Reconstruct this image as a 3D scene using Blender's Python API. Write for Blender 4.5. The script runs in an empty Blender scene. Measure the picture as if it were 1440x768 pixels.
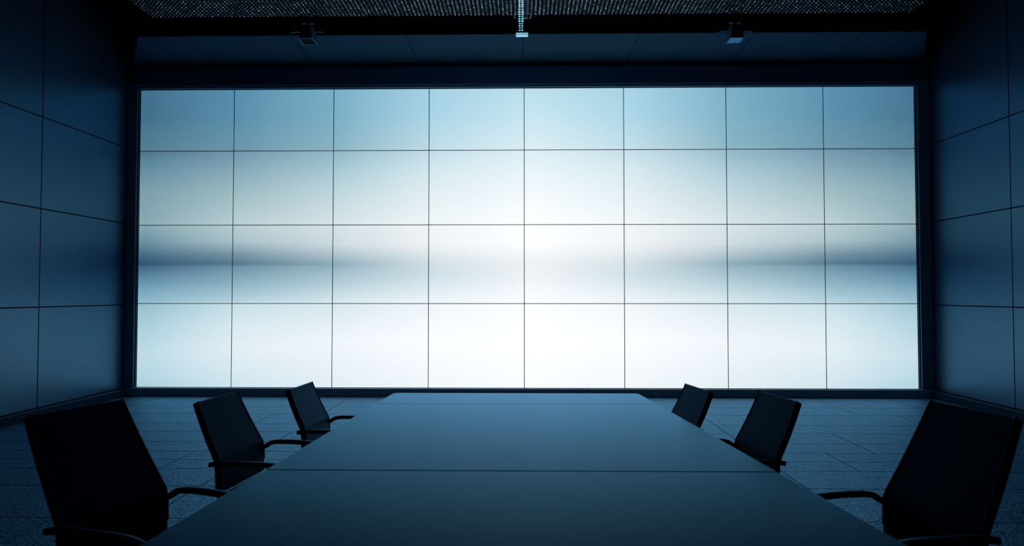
import bpy, bmesh, math, random
from mathutils import Vector, Matrix
random.seed(7)
scn = bpy.context.scene
COL = scn.collection
PI = math.pi

# ------------------------------------------------------------------ camera, world, exposure
CAM_H = 1.5
cam_d = bpy.data.cameras.new('camera')
cam_d.sensor_width = 36.0
cam_d.lens = 36.0 * 1000.0 / 1440.0
cam_d.clip_start = 0.05
cam_d.dof.use_dof = True
cam_d.dof.focus_distance = 7.5
cam_d.dof.aperture_fstop = 3.4
cam = bpy.data.objects.new('camera', cam_d)
COL.objects.link(cam)
cam.location = (0, 0, CAM_H)
cam.rotation_euler = (PI / 2 + math.atan(0.030), 0, math.atan(0.018))
scn.camera = cam

world = bpy.data.worlds.new('world')
scn.world = world
world.use_nodes = True
world.node_tree.nodes['Background'].inputs[0].default_value = (0.01, 0.02, 0.035, 1)
world.node_tree.nodes['Background'].inputs[1].default_value = 0.05

vs = scn.view_settings
vs.view_transform = 'Standard'
vs.look = 'None'
vs.gamma = 1
vs.use_curve_mapping = False
vs.exposure = 0.0

SCREEN_OVER = (0.03, 0.05, 0.10)       # extra output of the panels where the picture is at full white
BLUE_CAST = (0.25, 0.63, 1.0)      # blue cast of the room light, painted into the reflection tint

# ------------------------------------------------------------------ helpers
def lin(c):
    return tuple(((v / 255) / 12.92 if v / 255 <= 0.04045 else ((v / 255 + 0.055) / 1.055) ** 2.4) for v in c)

def node_mat(name):
    m = bpy.data.materials.new(name)
    m.use_nodes = True
    return m, m.node_tree, m.node_tree.nodes['Principled BSDF']

def mat(name, col, rough=0.5, metal=0.0, spec=0.5, noise=None, bump=0.0, bscale=200, vary=0.0, emit=None, estr=0,
        coat=0.0, trans=0.0, tint=None):
    m, nt, b = node_mat(name)
    b.inputs['Base Color'].default_value = (*col, 1)
    b.inputs['Roughness'].default_value = rough
    b.inputs['Metallic'].default_value = metal
    b.inputs['Specular IOR Level'].default_value = spec
    if trans: b.inputs['IOR'].default_value = 1.06
    b.inputs['Coat Weight'].default_value = coat
    b.inputs['Specular Tint'].default_value = (*(tint or BLUE_CAST), 1)
    b.inputs['Transmission Weight'].default_value = trans
    if emit:
        b.inputs['Emission Color'].default_value = (*emit, 1)
        b.inputs['Emission Strength'].default_value = estr
    tc = nt.nodes.new('ShaderNodeTexCoord')
    if vary:
        n = nt.nodes.new('ShaderNodeTexNoise')
        n.inputs['Scale'].default_value = noise or 3
        n.inputs['Detail'].default_value = 6
        nt.links.new(tc.outputs['Object'], n.inputs['Vector'])
        mx = nt.nodes.new('ShaderNodeMix'); mx.data_type = 'RGBA'
        mx.inputs[6].default_value = (*[v * (1 - vary) for v in col], 1)
        mx.inputs[7].default_value = (*[v * (1 + vary) for v in col], 1)
        nt.links.new(n.outputs['Fac'], mx.inputs[0])
        nt.links.new(mx.outputs[2], b.inputs['Base Color'])
    if bump:
        n = nt.nodes.new('ShaderNodeTexNoise')
        n.inputs['Scale'].default_value = bscale
        n.inputs['Detail'].default_value = 4
        nt.links.new(tc.outputs['Object'], n.inputs['Vector'])
        bp = nt.nodes.new('ShaderNodeBump')
        bp.inputs['Strength'].default_value = bump
        bp.inputs['Distance'].default_value = 0.004
        nt.links.new(n.outputs['Fac'], bp.inputs['Height'])
        nt.links.new(bp.outputs['Normal'], b.inputs['Normal'])
    return m

def add_box(bm, x0, x1, y0, y1, z0, z1):
    vsx = [bm.verts.new(p) for p in ((x0,y0,z0),(x1,y0,z0),(x1,y1,z0),(x0,y1,z0),(x0,y0,z1),(x1,y0,z1),(x1,y1,z1),(x0,y1,z1))]
    for f in ((0,3,2,1),(4,5,6,7),(0,1,5,4),(1,2,6,5),(2,3,7,6),(3,0,4,7)):
        bm.faces.new([vsx[i] for i in f])

def add_prism(bm, poly, z0, z1, axis='z'):
    """poly extruded between z0 and z1 along an axis"""
    def P(a, b, c):
        return (a, b, c) if axis == 'z' else ((a, c, b) if axis == 'y' else (c, a, b))
    lo = [bm.verts.new(P(a, b, z0)) for a, b in poly]
    hi = [bm.verts.new(P(a, b, z1)) for a, b in poly]
    n = len(poly)
    bm.faces.new(lo[::-1]); bm.faces.new(hi)
    for i in range(n):
        j = (i + 1) % n
        bm.faces.new((lo[i], lo[j], hi[j], hi[i]))

def add_cyl(bm, p0, p1, r0, r1=None, n=20):
    r1 = r0 if r1 is None else r1
    p0, p1 = Vector(p0), Vector(p1)
    d = (p1 - p0).normalized()
    u = d.orthogonal().normalized(); v = d.cross(u)
    a = [bm.verts.new(p0 + r0 * (math.cos(t) * u + math.sin(t) * v)) for t in [2 * PI * i / n for i in range(n)]]
    b = [bm.verts.new(p1 + r1 * (math.cos(t) * u + math.sin(t) * v)) for t in [2 * PI * i / n for i in range(n)]]
    bm.faces.new(a[::-1]); bm.faces.new(b)
    for i in range(n):
        j = (i + 1) % n
        bm.faces.new((a[i], a[j], b[j], b[i]))

def smooth_path(pts, it=3):
    pts = [Vector(p) for p in pts]
    for _ in range(it):
        out = [pts[0]]
        for a, b in zip(pts, pts[1:]):
            out += [a * 0.75 + b * 0.25, a * 0.25 + b * 0.75]
        out.append(pts[-1]); pts = out
    return pts

def add_strap(bm, pts, side, w, h, n=12):
    """sweep a rounded section (w along `side`, h across) down a path"""
    rings = []
    side = Vector(side)
    for i, p in enumerate(pts):
        t = (pts[min(i + 1, len(pts) - 1)] - pts[max(i - 1, 0)]).normalized()
        nrm = t.cross(side).normalized()
        ring = []
        for k in range(n):
            a = 2 * PI * k / n
            ca, sa = math.cos(a), math.sin(a)
            e = 0.6
            ring.append(bm.verts.new(p + side * (w / 2 * math.copysign(abs(ca) ** e, ca)) + nrm * (h / 2 * math.copysign(abs(sa) ** e, sa))))
        rings.append(ring)
    for a, b in zip(rings, rings[1:]):
        for k in range(n):
            j = (k + 1) % n
            bm.faces.new((a[k], a[j], b[j], b[k]))
    bm.faces.new(rings[0][::-1]); bm.faces.new(rings[-1])

def obj(name, bm, m, parent=None, bevel=0.0, smooth=False, seg=2):
    bmesh.ops.recalc_face_normals(bm, faces=bm.faces[:])
    me = bpy.data.meshes.new(name)
    bm.to_mesh(me); bm.free()
    o = bpy.data.objects.new(name, me)
    COL.objects.link(o)
    me.materials.append(m)
    if smooth:
        for p in me.polygons: p.use_smooth = True
    if bevel:
        b = o.modifiers.new('bevel', 'BEVEL'); b.width = bevel; b.segments = seg; b.limit_method = 'ANGLE'
        b.angle_limit = math.radians(35)
    if parent: o.parent = parent
    return o

def struct(name, bm, m, bevel=0.0):
    o = obj(name, bm, m, None, bevel); o['kind'] = 'structure'
    return o

def thing(name, label, cat, loc=(0, 0, 0), rz=0.0, group=None):
    o = bpy.data.objects.new(name, None); COL.objects.link(o)
    o.empty_display_size = 0.1
    o.location = loc; o.rotation_euler = (0, 0, rz)
    o['label'] = label; o['category'] = cat
    if group: o['group'] = group
    return o

# ------------------------------------------------------------------ materials
def blue_cast_finish(m, fpow=1.0, fgain=1.0):
    '''diffuse body under a sheen painted with the blue light cast: Fresnel mix of a diffuse and a tinted glossy lobe'''
    nt = m.node_tree
    b = nt.nodes['Principled BSDF']; out = nt.nodes['Material Output']
    d = nt.nodes.new('ShaderNodeBsdfDiffuse'); gl = nt.nodes.new('ShaderNodeBsdfGlossy')
    fr = nt.nodes.new('ShaderNodeFresnel'); fr.inputs['IOR'].default_value = 1.0 + b.inputs['Specular IOR Level'].default_value
    gl.inputs['Color'].default_value = (*BLUE_CAST, 1)
    def carry(src, dst):
        if src.is_linked: nt.links.new(src.links[0].from_socket, dst)
        else:
            try: dst.default_value = src.default_value
            except Exception: pass
    carry(b.inputs['Base Color'], d.inputs['Color']); carry(b.inputs['Roughness'], gl.inputs['Roughness'])
    if b.inputs['Normal'].is_linked:
        for q in (d.inputs['Normal'], gl.inputs['Normal'], fr.inputs['Normal']): nt.links.new(b.inputs['Normal'].links[0].from_socket, q)
    mx = nt.nodes.new('ShaderNodeMixShader')
    pw = nt.nodes.new('ShaderNodeMath'); pw.operation = 'POWER'; pw.inputs[1].default_value = fpow
    gn = nt.nodes.new('ShaderNodeMath'); gn.operation = 'MULTIPLY'; gn.inputs[1].default_value = fgain; gn.use_clamp = True
    nt.links.new(fr.outputs[0], pw.inputs[0]); nt.links.new(pw.outputs[0], gn.inputs[0])
    nt.links.new(gn.outputs[0], mx.inputs[0]); nt.links.new(d.outputs[0], mx.inputs[1]); nt.links.new(gl.outputs[0], mx.inputs[2])
    nt.links.new(mx.outputs[0], out.inputs[0]); nt.nodes.remove(b)
    return m
M_wall = mat('slate wall panel', (0.015, 0.033, 0.070), 0.30, spec=1.05, vary=0.10, noise=5, bump=0.30, bscale=130)
M_gap = mat('black reveal', (0.006, 0.01, 0.014), 0.8, spec=0.1)
M_case = mat('display case edge', (0.02, 0.08, 0.12), 0.6, spec=0.3)
M_dark = mat('dark plaster', (0.13, 0.24, 0.42), 0.8, spec=0.1, vary=0.05)
M_void = mat('black ceiling paint', (0.003, 0.005, 0.009), 0.9, spec=0.1, vary=0.1)
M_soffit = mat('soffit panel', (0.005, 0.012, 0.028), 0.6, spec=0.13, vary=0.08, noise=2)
M_frame = mat('anodised dark frame', (0.18, 0.27, 0.38), 0.45, spec=0.3, vary=0.05)
M_kerb = mat('painted steel kerb', (0.42, 0.50, 0.62), 0.6, spec=0.3, vary=0.04)
M_base = mat('dark skirting', (0.005, 0.014, 0.030), 0.6, spec=0.15, vary=0.05)
M_table = mat('satin table laminate', (0.004, 0.006, 0.016), 0.28, spec=0.27, vary=0.05, noise=4, bump=0.05, bscale=300)
M_tbase = mat('table pedestal steel', (0.03, 0.04, 0.05), 0.4, metal=0.6, vary=0.05)
M_leather = mat('black leather', (0.003, 0.011, 0.034), 0.6, spec=0.20, vary=0.1, noise=12, bump=0.25, bscale=220)
M_trim = mat('black leather edge', (0.002, 0.006, 0.014), 0.9, spec=0.05, vary=0.1)
M_arm = mat('black armrest plastic', (0.002, 0.006, 0.012), 0.45, spec=0.3, vary=0.05)
M_steel = mat('dark chair steel', (0.05, 0.06, 0.07), 0.3, metal=0.9, vary=0.05)
M_stud = mat('polished ceiling stud', (0.55, 0.60, 0.66), 0.32, metal=1.0, spec=0.5, vary=0.5, noise=40)
M_fix = mat('spotlight housing', (0.008, 0.018, 0.03), 0.5, spec=0.3, vary=0.05)
M_rim = mat('spotlight rim', (0.03, 0.07, 0.10), 0.4, spec=0.5, vary=0.05)
M_lens = mat('spotlight glass lens', (0.2, 0.27, 0.32), 0.12, metal=0.9, vary=0.05)
M_lensd = mat('black spotlight lens', (0.002, 0.003, 0.004), 0.8, spec=0.05, vary=0.05)
M_glow = mat('pendant ribs painted glow', (0.5, 0.6, 0.65), 0.3, vary=0.05, emit=(0.30, 0.62, 0.75), estr=0.95)  # emission paints the screen light caught by the glass ribs
M_tube = mat('pendant clear tube', (0.7, 0.9, 1.0), 0.08, trans=1.0, vary=0.02)
M_rod = mat('pendant steel rod', (0.4, 0.5, 0.55), 0.3, metal=0.9, vary=0.05)
M_disc = mat('pendant end plate', (0.04, 0.06, 0.08), 0.5, spec=0.1, vary=0.05, emit=(0.22, 0.45, 0.56), estr=0.95)  # brightness of the plate painted in as emission

# floor: dark honed stone, grainy
def floor_material():
    m, nt, b = node_mat('dark honed stone tile')
    tc = nt.nodes.new('ShaderNodeTexCoord')
    n1 = nt.nodes.new('ShaderNodeTexNoise'); n1.inputs['Scale'].default_value = 1.3; n1.inputs['Detail'].default_value = 8
    n2 = nt.nodes.new('ShaderNodeTexNoise'); n2.inputs['Scale'].default_value = 45; n2.inputs['Detail'].default_value = 5
    n3 = nt.nodes.new('ShaderNodeTexNoise'); n3.inputs['Scale'].default_value = 9; n3.inputs['Detail'].default_value = 5
    for n in (n1, n2, n3): nt.links.new(tc.outputs['Object'], n.inputs['Vector'])
    mx = nt.nodes.new('ShaderNodeMix'); mx.data_type = 'RGBA'
    mx.inputs[6].default_value = (*FLOOR_A, 1); mx.inputs[7].default_value = (*FLOOR_B, 1)
    nt.links.new(n1.outputs['Fac'], mx.inputs[0]); nt.links.new(mx.outputs[2], b.inputs['Base Color'])
    mr = nt.nodes.new('ShaderNodeMapRange'); mr.inputs[3].default_value = 0.34; mr.inputs[4].default_value = 0.58
    nt.links.new(n3.outputs['Fac'], mr.inputs[0]); nt.links.new(mr.outputs[0], b.inputs['Roughness'])
    ad = nt.nodes.new('ShaderNodeMath'); ad.operation = 'MULTIPLY_ADD'; ad.inputs[1].default_value = 0.6
    nt.links.new(n3.outputs['Fac'], ad.inputs[0]); nt.links.new(n2.outputs['Fac'], ad.inputs[2])
    bp = nt.nodes.new('ShaderNodeBump'); bp.inputs['Strength'].default_value = 0.8; bp.inputs['Distance'].default_value = 0.025
    nt.links.new(ad.outputs[0], bp.inputs['Height']); nt.links.new(bp.outputs['Normal'], b.inputs['Normal'])
    b.inputs['Specular IOR Level'].default_value = 0.38
    b.inputs['Specular Tint'].default_value = (*BLUE_CAST, 1)
    return m
FLOOR_A = (0.010, 0.026, 0.046); FLOOR_B = (0.022, 0.050, 0.080)
M_floor = floor_material()

for m_ in (M_wall, M_dark, M_soffit, M_frame, M_base, M_leather, M_trim, M_arm, M_floor, M_kerb, M_fix, M_rim): blue_cast_finish(m_)
blue_cast_finish(M_table, 1.65, 2.1)      # satin laminate: its sheen fades quickly away from grazing view

# the picture on the video wall: a horizon band, bright in the middle, bluer and darker to the sides
def screen_material():
    m = bpy.data.materials.new('video wall picture'); m.use_nodes = True
    nt = m.node_tree; nt.nodes.clear()
    out = nt.nodes.new('ShaderNodeOutputMaterial')
    em = nt.nodes.new('ShaderNodeEmission')
    geo = nt.nodes.new('ShaderNodeNewGeometry')
    sep = nt.nodes.new('ShaderNodeSeparateXYZ')
    nt.links.new(geo.outputs['Position'], sep.inputs[0])
    v = nt.nodes.new('ShaderNodeMapRange')
    v.inputs[1].default_value = 0.115; v.inputs[2].default_value = 4.58
    nt.links.new(sep.outputs['Z'], v.inputs[0])
    sub = nt.nodes.new('ShaderNodeMath'); sub.operation = 'SUBTRACT'; sub.inputs[1].default_value = 0.15
    nt.links.new(sep.outputs['X'], sub.inputs[0])
    ab = nt.nodes.new('ShaderNodeMath'); ab.operation = 'ABSOLUTE'; nt.links.new(sub.outputs[0], ab.inputs[0])
    # pixel row -> height fraction
    def vv(y): return min(1, max(0, (546 - y) / (546 - 124)))
    cols = []
    tabs = [
        (0.0,  [(124,(186,222,236)),(165,(200,230,242)),(210,(219,238,246)),(240,(232,245,250)),(270,(242,249,252)),(316,(251,252,252)),(345,(252,252,250)),(373,(239,242,245)),(390,(240,244,247)),(425,(250,251,252)),(480,(254,253,252)),(546,(248,250,251))]),
        (1.45, [(124,(165,210,228)),(165,(172,214,232)),(209,(192,222,232)),(214,(196,222,232)),(240,(212,233,240)),(270,(226,239,244)),(316,(240,246,248)),(345,(240,243,245)),(370,(214,226,232)),(385,(206,224,231)),(400,(216,231,238)),(425,(238,245,249)),(480,(250,251,252)),(546,(240,246,250))]),
        (2.9,  [(124,(122,175,200)),(165,(124,176,198)),(209,(138,180,196)),(214,(146,184,200)),(240,(168,200,212)),(270,(190,214,222)),(316,(214,228,232)),(345,(205,219,224)),(373,(140,172,186)),(378,(152,183,196)),(400,(180,206,216)),(425,(214,231,238)),(480,(240,246,250)),(546,(226,238,244))]),
        (4.4,  [(124,(88,142,172)),(165,(90,144,172)),(209,(108,150,170)),(214,(112,150,172)),(240,(134,168,184)),(270,(156,186,194)),(316,(184,206,212)),(340,(170,195,202)),(360,(115,145,162)),(373,(85,120,143)),(376,(108,145,165)),(400,(140,178,195)),(425,(178,209,221)),(428,(198,223,232)),(460,(216,234,241)),(490,(228,239,246)),(546,(205,228,237))]),
        (5.78, [(124,(66,112,142)),(165,(66,112,140)),(209,(84,126,148)),(214,(78,120,142)),(240,(100,142,162)),(270,(124,158,170)),(316,(136,168,178)),(340,(108,145,162)),(360,(68,108,134)),(373,(48,84,112)),(376,(62,102,132)),(400,(105,150,175)),(425,(142,184,203)),(428,(148,190,206)),(460,(172,208,220)),(500,(190,220,230)),(530,(180,214,226)),(546,(168,206,220))]),
    ]
    for u, tab in tabs:
        r = nt.nodes.new('ShaderNodeValToRGB')
        st = sorted((vv(y), c) for y, c in tab)
        el = r.color_ramp.elements
        while len(el) > 1: el.remove(el[0])
        el[0].position = st[0][0]
        for k, (p, c) in enumerate(st):
            e = el[0] if k == 0 else el.new(p)
            l = lin(c)
            w = max(0, min(1, (min(l) - 0.86) / 0.12)) ** 1.5
            e.color = (l[0] * (1 + SCREEN_OVER[0] * w), l[1] * (1 + SCREEN_OVER[1] * w), l[2] * (1 + SCREEN_OVER[2] * w), 1)
        nt.links.new(v.outputs[0], r.inputs[0])
        cols.append((u, r))
    prev = cols[0][1].outputs[0]; pu = cols[0][0]
    for u, r in cols[1:]:
        mr = nt.nodes.new('ShaderNodeMapRange'); mr.inputs[1].default_value = pu; mr.inputs[2].default_value = u
        nt.links.new(ab.outputs[0], mr.inputs[0])
        mx = nt.nodes.new('ShaderNodeMix'); mx.data_type = 'RGBA'
        nt.links.new(mr.outputs[0], mx.inputs[0]); nt.links.new(prev, mx.inputs[6]); nt.links.new(r.outputs[0], mx.inputs[7])
        prev = mx.outputs[2]; pu = u
    nt.links.new(prev, em.inputs[0]); em.inputs[1].default_value = 1.0
    nt.links.new(em.outputs[0], out.inputs[0])
    m.cycles.emission_sampling = 'FRONT'
    return m
M_screen = screen_material()

# ------------------------------------------------------------------ the room
XL, XR, YB, YF = -5.92, 5.92, 10.56, -2.6
ZV = 5.45            # black upper ceiling
ZC = 4.914           # underside of bulkhead and of the studded ceiling

# floor laid in rows of slabs with open joints
bm = bmesh.new()
rows = [YB, 9.50, 8.92, 8.24, 7.77, 7.23, 6.80, 6.46, 6.12, 5.57, 4.77, 4.2, 3.6, 2.95, 2.3, 1.7, 1.1, 0.5, -0.1, -0.7, -1.3, -1.95, YF]
ja = [-5.3, -4.25, -2.54, -0.9, 0.6, 2.18, 3.3, 4.15, 5.2]
jb = [-4.9, -3.15, -1.7, -0.1, 1.3, 2.18, 2.84, 4.6]
g = 0.006
for i, (y1, y0) in enumerate(zip(rows, rows[1:])):
    xs = [XL] + (ja if (i // 2) % 2 == 0 else jb) + [XR]
    for a, b in zip(xs, xs[1:]):
        add_box(bm, a + g, b - g, y0 + g, y1 - g, -0.03, 0.0)
add_box(bm, XL, XR, YF, YB, -0.06, -0.008)
struct('floor', bm, M_floor)

# side walls clad in large panels over a dark reveal
def side_wall(name, sx, joint0):
    X = XL if sx < 0 else XR
    bm = bmesh.new()
    ys = [YB]
    y = joint0
    while y > YF + 0.3:
        ys.append(y); y -= 1.95
    ys.append(YF)
    zs = [0.117, 1.345, 2.55, 3.68, 4.60, ZV] if False else [0.117, 1.345, 2.55, 3.68, ZV]
    h = 0.007
    for y1, y0 in zip(ys, ys[1:]):
        for z0, z1 in zip(zs, zs[1:]):
            add_box(bm, *((X - 0.03, X) if sx < 0 else (X, X + 0.03)), y0 + h, y1 - h, z0 + h, z1 - h)
    w = struct(name, bm, M_wall, 0.003)
    return w
side_wall('wall_left', -1, 8.57)
side_wall('wall_right', 1, 8.74)
for nm, a, b in (('trim_1', XL - 0.12, XL - 0.022), ('trim_2', XR + 0.022, XR + 0.12)):
    bm = bmesh.new(); add_box(bm, a, b, YF, YB, 0, ZV); struct(nm, bm, M_gap)
for nm, a, b in (('baseboard_left', XL, XL + 0.06), ('baseboard_right', XR - 0.06, XR)):
    bm = bmesh.new(); add_box(bm, a, b, YF, YB - 0.02, 0.0, 0.105); struct(nm, bm, M_base, 0.004)

bm = bmesh.new(); add_box(bm, XL - 0.12, XR + 0.12, YB, YB + 0.15, 0, ZV); struct('wall_far', bm, M_dark)
bm = bmesh.new(); add_box(bm, XL - 0.12, XR + 0.12, YF - 0.15, YF, 0, ZV); struct('wall_near', bm, M_void)
bm = bmesh.new(); add_box(bm, XL - 0.12, XR + 0.12, YF - 0.15, YB + 0.15, ZV, ZV + 0.12); struct('ceiling', bm, M_void)

# bulkhead over the video wall: tapered box with panelled underside
bm = bmesh.new()
def bx_at(y):           # half outline of the bulkhead at depth y
    t = (YB - y) / (YB - 9.24)
    return (XL + t * 0.80, XR - t * 0.70)
seams = [-4.56, -3.10, -1.57, -0.03, 1.505, 3.02, 4.44]
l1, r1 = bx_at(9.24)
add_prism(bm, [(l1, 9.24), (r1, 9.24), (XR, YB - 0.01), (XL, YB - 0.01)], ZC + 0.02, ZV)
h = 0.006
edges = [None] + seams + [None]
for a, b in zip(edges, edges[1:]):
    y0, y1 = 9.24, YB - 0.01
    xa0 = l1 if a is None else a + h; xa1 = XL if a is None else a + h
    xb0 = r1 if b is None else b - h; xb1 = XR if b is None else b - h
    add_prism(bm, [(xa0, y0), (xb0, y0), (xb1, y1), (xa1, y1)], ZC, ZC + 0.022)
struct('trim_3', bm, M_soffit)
bm = bmesh.new(); add_prism(bm, [(l1, 9.215), (r1, 9.215), (r1, 9.24), (l1, 9.24)], ZC - 0.002, ZV); struct('trim_4', bm, M_void)  # black sheet paints the unlit shade onto the bulkhead front

# ------------------------------------------------------------------ video wall
YS = 10.46
vw = thing('video_wall', 'huge glowing video wall of eight by four display panels across the far end', 'video wall', (0, YS, 0))
def vobj(name, boxes, m, bevel=0.0):
    bm = bmesh.new()
    for b in boxes: add_box(bm, b[0], b[1], b[2] - YS, b[3] - YS, b[4], b[5])
    return obj(name, bm, m, vw, bevel)
xb = [-5.745, -4.334, -2.841, -1.419, -0.008, 1.461, 2.966, 4.386, 5.712]   # column joints
zb = [0.126, 1.364, 2.527, 3.634, 4.556]
hp = 0.0058
for i in range(8):
    for j in range(4):
        p = vobj('display_panel', [(xb[i] + hp, xb[i + 1] - hp, YS, YS + 0.03, zb[j] + hp, zb[j + 1] - hp)], M_case)
        p.data.materials.append(M_screen)           # only the front face is lit, the case is dark
        for f in p.data.polygons:
            if f.normal.y < -0.9: f.material_index = 1
vobj('backing_board', [(xb[0] - 0.02, xb[-1] + 0.02, YS + 0.035, YB - 0.003, 0.03, 4.58)], M_case)
vobj('frame_rail', [(XL, XR, YS - 0.05, YB - 0.003, 0.0, 0.121)], M_kerb, 0.004)
vobj('frame_rail', [(XL, -0.012, YS - 0.04, YB - 0.003, 4.566, 4.612), (XL, -0.012, YS - 0.055, YB - 0.003, 4.600, 4.622)], M_frame, 0.003)
vobj('frame_rail', [(-0.004, XR, YS - 0.04, YB - 0.003, 4.566, 4.612), (-0.004, XR, YS - 0.055, YB - 0.003, 4.600, 4.622)], M_frame, 0.003)
vobj('frame_post', [(XL + 0.002, -5.775, YS - 0.04, YB - 0.003, 0.121, 4.566), (-5.775, -5.751, YS - 0.015, YB - 0.003, 0.121, 4.566)], M_frame, 0.003)
vobj('frame_post', [(5.742, XR - 0.002, YS - 0.04, YB - 0.003, 0.121, 4.566), (5.718, 5.742, YS - 0.015, YB - 0.003, 0.121, 4.566)], M_frame, 0.003)

# ------------------------------------------------------------------ studded suspended ceiling
sc_ = thing('suspended_ceiling', 'black suspended ceiling covered with rows of small shiny metal studs', 'ceiling', (0.035, 5.3, ZC))
bm = bmesh.new(); add_box(bm, -4.645, 4.645, -3.7, 3.29, 0.004, 0.05)
pan = obj('ceiling_plate', bm, M_void, sc_, 0.004)
bm = bmesh.new()
NX, NY, NP = 189, 126, 0.055
for i in range(NX):
    x = -4.60 + i * 9.2 / (NX - 1)
    for j in range(NY):
        y = 3.26 - j * NP
        jx = random.uniform(-.0025, .0025); r = random.uniform(.0085, .012)
        tx, ty = random.uniform(-.2, .2), random.uniform(-.2, .2)
        top = [bm.verts.new((x + jx + r * 1.1 * math.cos(a), y + r * 1.1 * math.sin(a), 0.006)) for a in (0.4, 1.97, 3.54, 5.11)]
        bot = [bm.verts.new((x + jx + r * .8 * math.cos(a), y + r * .8 * math.sin(a), -0.008 + r * (tx * math.cos(a) + ty * math.sin(a)))) for a in (0.4, 1.97, 3.54, 5.11)]
        bm.faces.new(bot[::-1])
        for k in range(4):
            n = (k + 1) % 4
            bm.faces.new((top[k], top[n], bot[n], bot[k]))
st = obj('stud', bm, M_stud, sc_); st['kind'] = 'stuff'
for x in (-3.8, -1.3, 1.3, 3.8):
    for y in (-2.8, 0.2, 2.9):
        bm = bmesh.new(); add_cyl(bm, (x, y, 0.04), (x, y, ZV - ZC), 0.006, n=8); obj('hanger_rod', bm, M_frame, sc_)

# ------------------------------------------------------------------ hanging pendant in the middle
pd = thing('ceiling_pendant', 'slim ribbed glass pendant with painted-in glow hanging from the middle of the studded ceiling', 'pendant light', (-0.030, 8.0, ZC - 0.01))
bm = bmesh.new()
zt = -0.02; k = 0
z = zt
while z > -0.42:
    hgt = 0.011 if z > -0.30 else 0.008
    w = 0.030 if z > -0.30 else 0.024
    dz = random.uniform(-.002, .002)
    wj = w * random.uniform(.85, 1.0)
    add_prism(bm, [(-.012 - wj, z + dz), (-.012 + wj, z + dz + random.uniform(-.003, .003)), (-.012 + wj, z + dz - hgt), (-.012 - wj, z + dz - hgt)], -.006, .006, 'y')
    z -= 0.027
obj('painted_glow_rib', bm, M_glow, pd, smooth=False)
bm = bmesh.new(); add_cyl(bm, (-.012, 0, 0.0), (-.012, 0, -0.43), 0.009, n=10); obj('core_rod', bm, M_frame, pd)
bm = bmesh.new(); add_cyl(bm, (0.052, 0, 0.0), (0.052, 0, -0.255), 0.011, n=12); add_box(bm, -.012, .06, -.006, .006, -.262, -.25); obj('side_rod', bm, M_rod, pd)
bm = bmesh.new(); add_box(bm, -.068, .068, -.02, .02, -.472, -.437); obj('end_plate', bm, M_disc, pd, 0.003)
bm = bmesh.new(); add_cyl(bm, (0, 0, 0.0), (0, 0, -0.025), 0.075, 0.07, 24); obj('canopy', bm, M_frame, pd)
bm = bmesh.new()
ring = lambda x0, x1, y0, y1, zz: [bm.verts.new(p) for p in ((x0, y0, zz), (x1, y0, zz), (x1, y1, zz), (x0, y1, zz))]
loops = [ring(-.085, .10, -.075, .075, -.4345), ring(-.085, .10, -.075, .075, -.24), ring(-.081, .096, -.071, .071, -.24), ring(-.081, .096, -.071, .071, -.4345)]
for q in range(4):
    A, B = loops[q], loops[(q + 1) % 4]
    for k in range(4):
        j = (k + 1) % 4
        bm.faces.new((A[k], A[j], B[j], B[k]))
obj('glass_shade', bm, M_tube, pd)

pl = bpy.data.lights.new('fascia_fill', 'POINT'); pl.energy = 6.0; pl.color = (0.25, 0.6, 1.0); pl.shadow_soft_size = 0.06  # fill light added below the pendant to lift the dark fascia
plo = bpy.data.objects.new('fascia_fill', pl); COL.objects.link(plo); plo.parent = pd; plo.location = (-.012, 0, -.60)

# ------------------------------------------------------------------ ceiling spotlights in the slot
def spotlight(x, y, sx, label, lens):
    t = thing('ceiling_spotlight', label, 'spotlight', (x, y, 4.70))
    # square housing, open recessed underside
    bm = bmesh.new(); add_prism(bm, [(-.083, .0), (.083, .0), (.060, .17), (-.060, .17)], -.10, .11, 'y')
    obj('housing', bm, M_fix, t, 0.006)
    bm = bmesh.new()
    for b in ((-.09, .09, -.108, -.096), (-.09, .09, .104, .116), (-.09, -.079, -.096, .104), (.079, .09, -.096, .104)):
        add_box(bm, b[0], b[1], b[2], b[3], -.012, .002)
    obj('bezel', bm, M_rim, t, 0.002)
    bm = bmesh.new(); add_box(bm, -.074, .074, -.09, .098, -.007, -.002); obj('lens', bm, lens, t)
    bm = bmesh.new(); add_cyl(bm, (0, 0, .165), (0, 0, ZV - 4.70), .014, n=14); obj('stem', bm, M_fix, t)
    bm = bmesh.new(); add_box(bm, -.065, .065, -.03, .03, .21, .225); obj('mounting_bracket', bm, M_rim, t, .003)
    for sg in (-1, 1):
        bm = bmesh.new()
        pts = smooth_path([(sg * .07, 0, .105), (sg * .17, 0, .11), (sg * .21, -.02, .09)], 2)
        add_strap(bm, pts, (0, 1, 0), .03, .006, 8)
        obj('barn_door', bm, M_fix, t)
spotlight(-2.735, 8.83, -1, 'small dark ceiling spotlight with unlit black lens, left of the pendant', M_lensd)
spotlight(2.645, 8.90, 1, 'small ceiling spotlight with pale reflecting lens, right of the pendant', M_lens)

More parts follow.
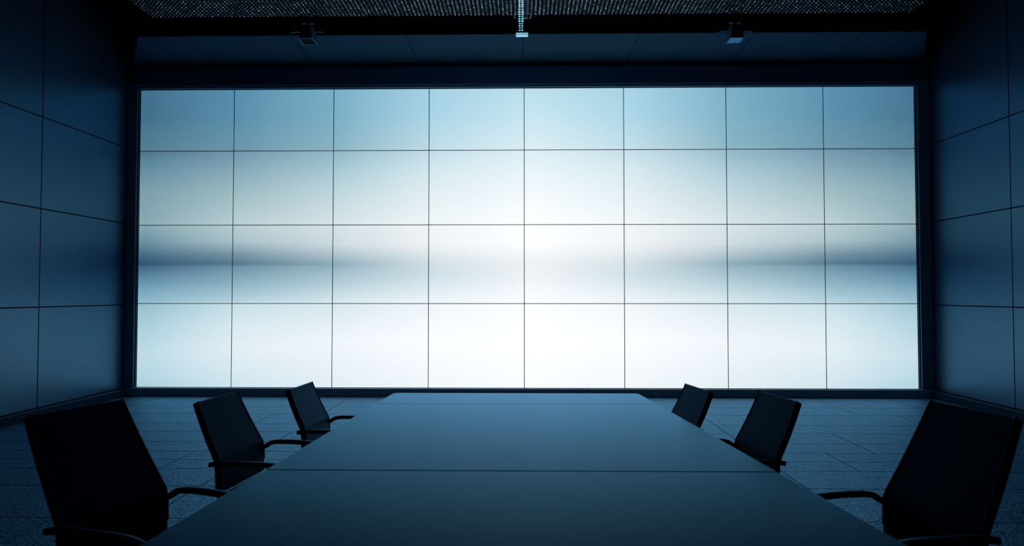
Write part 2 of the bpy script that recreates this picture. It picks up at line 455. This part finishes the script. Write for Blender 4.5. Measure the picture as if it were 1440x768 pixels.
# ------------------------------------------------------------------ conference table
TZ = 0.75
def edge_x(y):          # left and right edges of the slightly tapering top
    xl = -1.1091 + (y - 3.03) * (-0.99893 + 1.10911) / (5.406 - 3.03)
    xr = 1.0644 + (y - 3.07) * (0.85771 - 1.06439) / (5.439 - 3.069)
    return xl, xr
YT0, YT1 = 1.2, 5.42
tb = thing('conference_table', 'long dark blue grey conference table tapering towards the video wall', 'table', (0, 3.3, 0))
def top_part(y0, y1, round_far=False):
    bm = bmesh.new()
    a, b = edge_x(y0), edge_x(y1)
    if round_far:
        r = 0.045; pts = [(a[0], y0 - 3.3), (a[1], y0 - 3.3)]
        for q in range(6):
            t = q / 5 * PI / 2
            pts.append((b[1] - r + r * math.cos(t), y1 - r + r * math.sin(t) - 3.3))
        for q in range(6):
            t = PI / 2 + q / 5 * PI / 2
            pts.append((b[0] + r + r * math.cos(t), y1 - r + r * math.sin(t) - 3.3))
        add_prism(bm, pts, TZ - .035, TZ)
    else:
        add_prism(bm, [(a[0], y0 - 3.3), (a[1], y0 - 3.3), (b[1], y1 - 3.3), (b[0], y1 - 3.3)], TZ - .035, TZ)
    obj('tabletop', bm, M_table, tb, 0.002)
gp = 0.0055
top_part(YT0, 3.045 - gp)
top_part(3.045 + gp, 4.885 - gp * .5)
top_part(4.885 + gp * .5, YT1, True)
bm = bmesh.new(); add_box(bm, -.2822, -.2808, 2.40 - 3.3, 3.0 - 3.3, TZ - .002, TZ + .0002); obj('joint_strip', bm, M_frame, tb)
bm = bmesh.new(); add_prism(bm, [(-.80, YT0 - 3.3 + .2), (.78, YT0 - 3.3 + .2), (.62, YT1 - 3.3 - .25), (-.76, YT1 - 3.3 - .25)], TZ - .075, TZ - .036)
obj('subframe', bm, M_tbase, tb, .003)
for y in (1.75, 3.3, 4.85):
    bm = bmesh.new(); add_box(bm, -.42, .40, y - 3.3 - .05, y - 3.3 + .05, 0.03, TZ - .074); obj('pedestal', bm, M_tbase, tb, .01)
    bm = bmesh.new(); add_box(bm, -.55, .53, y - 3.3 - .12, y - 3.3 + .12, 0.0, 0.03); obj('foot_plate', bm, M_tbase, tb, .006)

# ------------------------------------------------------------------ conference chairs
def chair(label, X, Y, yaw, L, rec, w, zk, taper, sgn):
    rz = yaw if sgn > 0 else PI + yaw
    t = thing('conference_chair', label, 'chair', (X, Y, 0), rz, 'conference chairs')
    th = 0.034
    x0 = -0.24
    top = Vector((x0 - L * math.sin(rec), 0, zk + L * math.cos(rec)))
    # centre profile of the shell's front surface, seat front -> kink -> top
    prof = [(0.24, .435), (0.20, .455), (0.05, .452), (-0.15, .440), (-.205, .450), (-.235, .49), (x0 + .004, .56), (x0, zk - .02)]
    up = [(x0 - q * L * math.sin(rec) - .006 * math.sin(PI * q), zk + q * L * math.cos(rec)) for q in (.04, .2, .4, .6, .8, .93, 1.0)]
    prof = prof + up
    def shell(width_fn, off, thk, pts, m, name, parent, bev):
        bm = bmesh.new()
        secs = []
        n = len(pts)
        for i, (px, pz) in enumerate(pts):
            a = Vector(pts[max(i - 1, 0)]); b = Vector(pts[min(i + 1, n - 1)])
            d = (b - a).normalized(); nr = Vector((d.y, -d.x))    # towards the front / up side when going front->top
            nr = -nr
            hw = width_fn(pz)
            back = Vector((px, pz)) + nr * (off + thk) ; front = Vector((px, pz)) + nr * off
            secs.append([bm.verts.new((front.x, -hw, front.y)), bm.verts.new((front.x, hw, front.y)),
                         bm.verts.new((back.x, hw, back.y)), bm.verts.new((back.x, -hw, back.y))])
        for a, b in zip(secs, secs[1:]):
            for k in range(4):
                j = (k + 1) % 4
                bm.faces.new((a[k], a[j], b[j], b[k]))
        bm.faces.new(secs[0][::-1]); bm.faces.new(secs[-1])
        return obj(name, bm, m, parent, bev)
    def wf(z):
        if z <= zk: return w / 2 * (1 + taper * .5)
        q = (z - zk) / (L * math.cos(rec))
        return w / 2 * ((1 + taper * .5) * (1 - q) + (1 - taper) * q)
    OFF = SHELL_OFF
    shell(wf, OFF, th, prof[:6], M_leather, 'seat', t, .008)
    bk = shell(wf, OFF, th, prof[5:], M_leather, 'backrest', t, .010)
    for sd in (-1, 1):      # raised edge welt down each side of the back
        bm = bmesh.new()
        pts = [Vector((px - .0005, sd * (wf(pz) - .006), pz)) for px, pz in prof[6:]]
        add_strap(bm, pts, (0, 1, 0), .012, .008, 8)
        obj('edge_piping', bm, M_trim, bk, smooth=True)
    # arms
    hwk = w / 2 * (1 + taper * .5)
    za = zk - 0.005
    for sd in (-1, 1):
        bm = bmesh.new()
        ysd = sd * (hwk + .018)
        if sd == -sgn:      # arm whose rear end stands clear of the back, straight
            rear = [(x0 - .042, ysd, za - .004), (x0 - .02, ysd, za + .001), (x0 + .05, ysd, za + .004), (x0 + .16, ysd, za + .004)]
        else:               # arm that curves up out of the side of the back
            rear = [(x0 - .030, ysd, za - .034), (x0 + .004, ysd, za - .018), (x0 + .040, ysd, za + .008), (x0 + .15, ysd, za + .010)]
        pts = smooth_path(rear + [(x0 + .30, ysd, za + .002), (x0 + .385, ysd, za - .02), (x0 + .40, ysd, za - .10), (x0 + .385, ysd, .452)], 3)
        add_strap(bm, pts, (0, 1, 0), .038, .026, 14)
        ar = obj('armrest', bm, M_arm, t, smooth=True)
    # seat frame and swivel base
    bm = bmesh.new(); add_box(bm, -.15, .16, -hwk - .03, hwk + .03, .385, .412); add_box(bm, -.12, .12, -.09, .09, .35, .39)
    add_box(bm, .125, .165, hwk + .004, hwk + .032, .385, .47); add_box(bm, .125, .165, -hwk - .032, -hwk - .004, .385, .47)
    obj('seat_frame', bm, M_steel, t, .006)
    bm = bmesh.new(); add_cyl(bm, (0, 0, .10), (0, 0, .36), .028, .024, 20); obj('gas_column', bm, M_steel, t, smooth=False)
    bm = bmesh.new(); add_cyl(bm, (0, 0, .065), (0, 0, .12), .045, .036, 20); obj('hub', bm, M_steel, t)
    for k in range(5):
        a = k * 2 * PI / 5 + .3
        c, s_ = math.cos(a), math.sin(a)
        bm = bmesh.new()
        pts = smooth_path([(0.03 * c, 0.03 * s_, .095), (.16 * c, .16 * s_, .088), (.27 * c, .27 * s_, .070)], 2)
        add_strap(bm, pts, (-s_, c, 0), .036, .022, 10)
        lg = obj('leg', bm, M_steel, t, smooth=True)
        bm = bmesh.new()
        q = Vector((.27 * c, .27 * s_, .028)); ax = Vector((-s_, c, 0))
        for sg in (-1, 1):
            add_cyl(bm, q + ax * (sg * .006), q + ax * (sg * .024), .028, n=18)
        add_cyl(bm, q, q + Vector((0, 0, .04)), .007, n=8)
        obj('caster', bm, M_arm, lg)
SHELL_OFF = 0.0
#CHAIRS
# label, x, y, yaw, back length, recline, width, arm height, taper, facing
CHAIRS = [
    ('black high backed conference chair nearest on the left side of the table', -1.325, 2.665, -.27, .431, .50, .477, .681, .10, 1),
    ('black conference chair on the left of the table, between the nearest and farthest ones', -1.280, 3.817, -.096, .332, .454, .464, .650, .10, 1),
    ('black conference chair farthest along the left side of the table, near the video wall', -1.136, 4.722, -.057, .282, .427, .449, .637, .075, 1),
    ('black high backed conference chair nearest on the right side of the table', 1.269, 2.675, .163, .432, .448, .479, .679, .12, -1),
    ('black conference chair on the right of the table, between the nearest and farthest ones', 1.003, 3.882, .136, .328, .442, .465, .651, .083, -1),
    ('black conference chair farthest along the right side, only its back showing over the table', .815, 4.795, .156, .262, .451, .452, .637, .064, -1),
]
for c in CHAIRS: chair(*c)
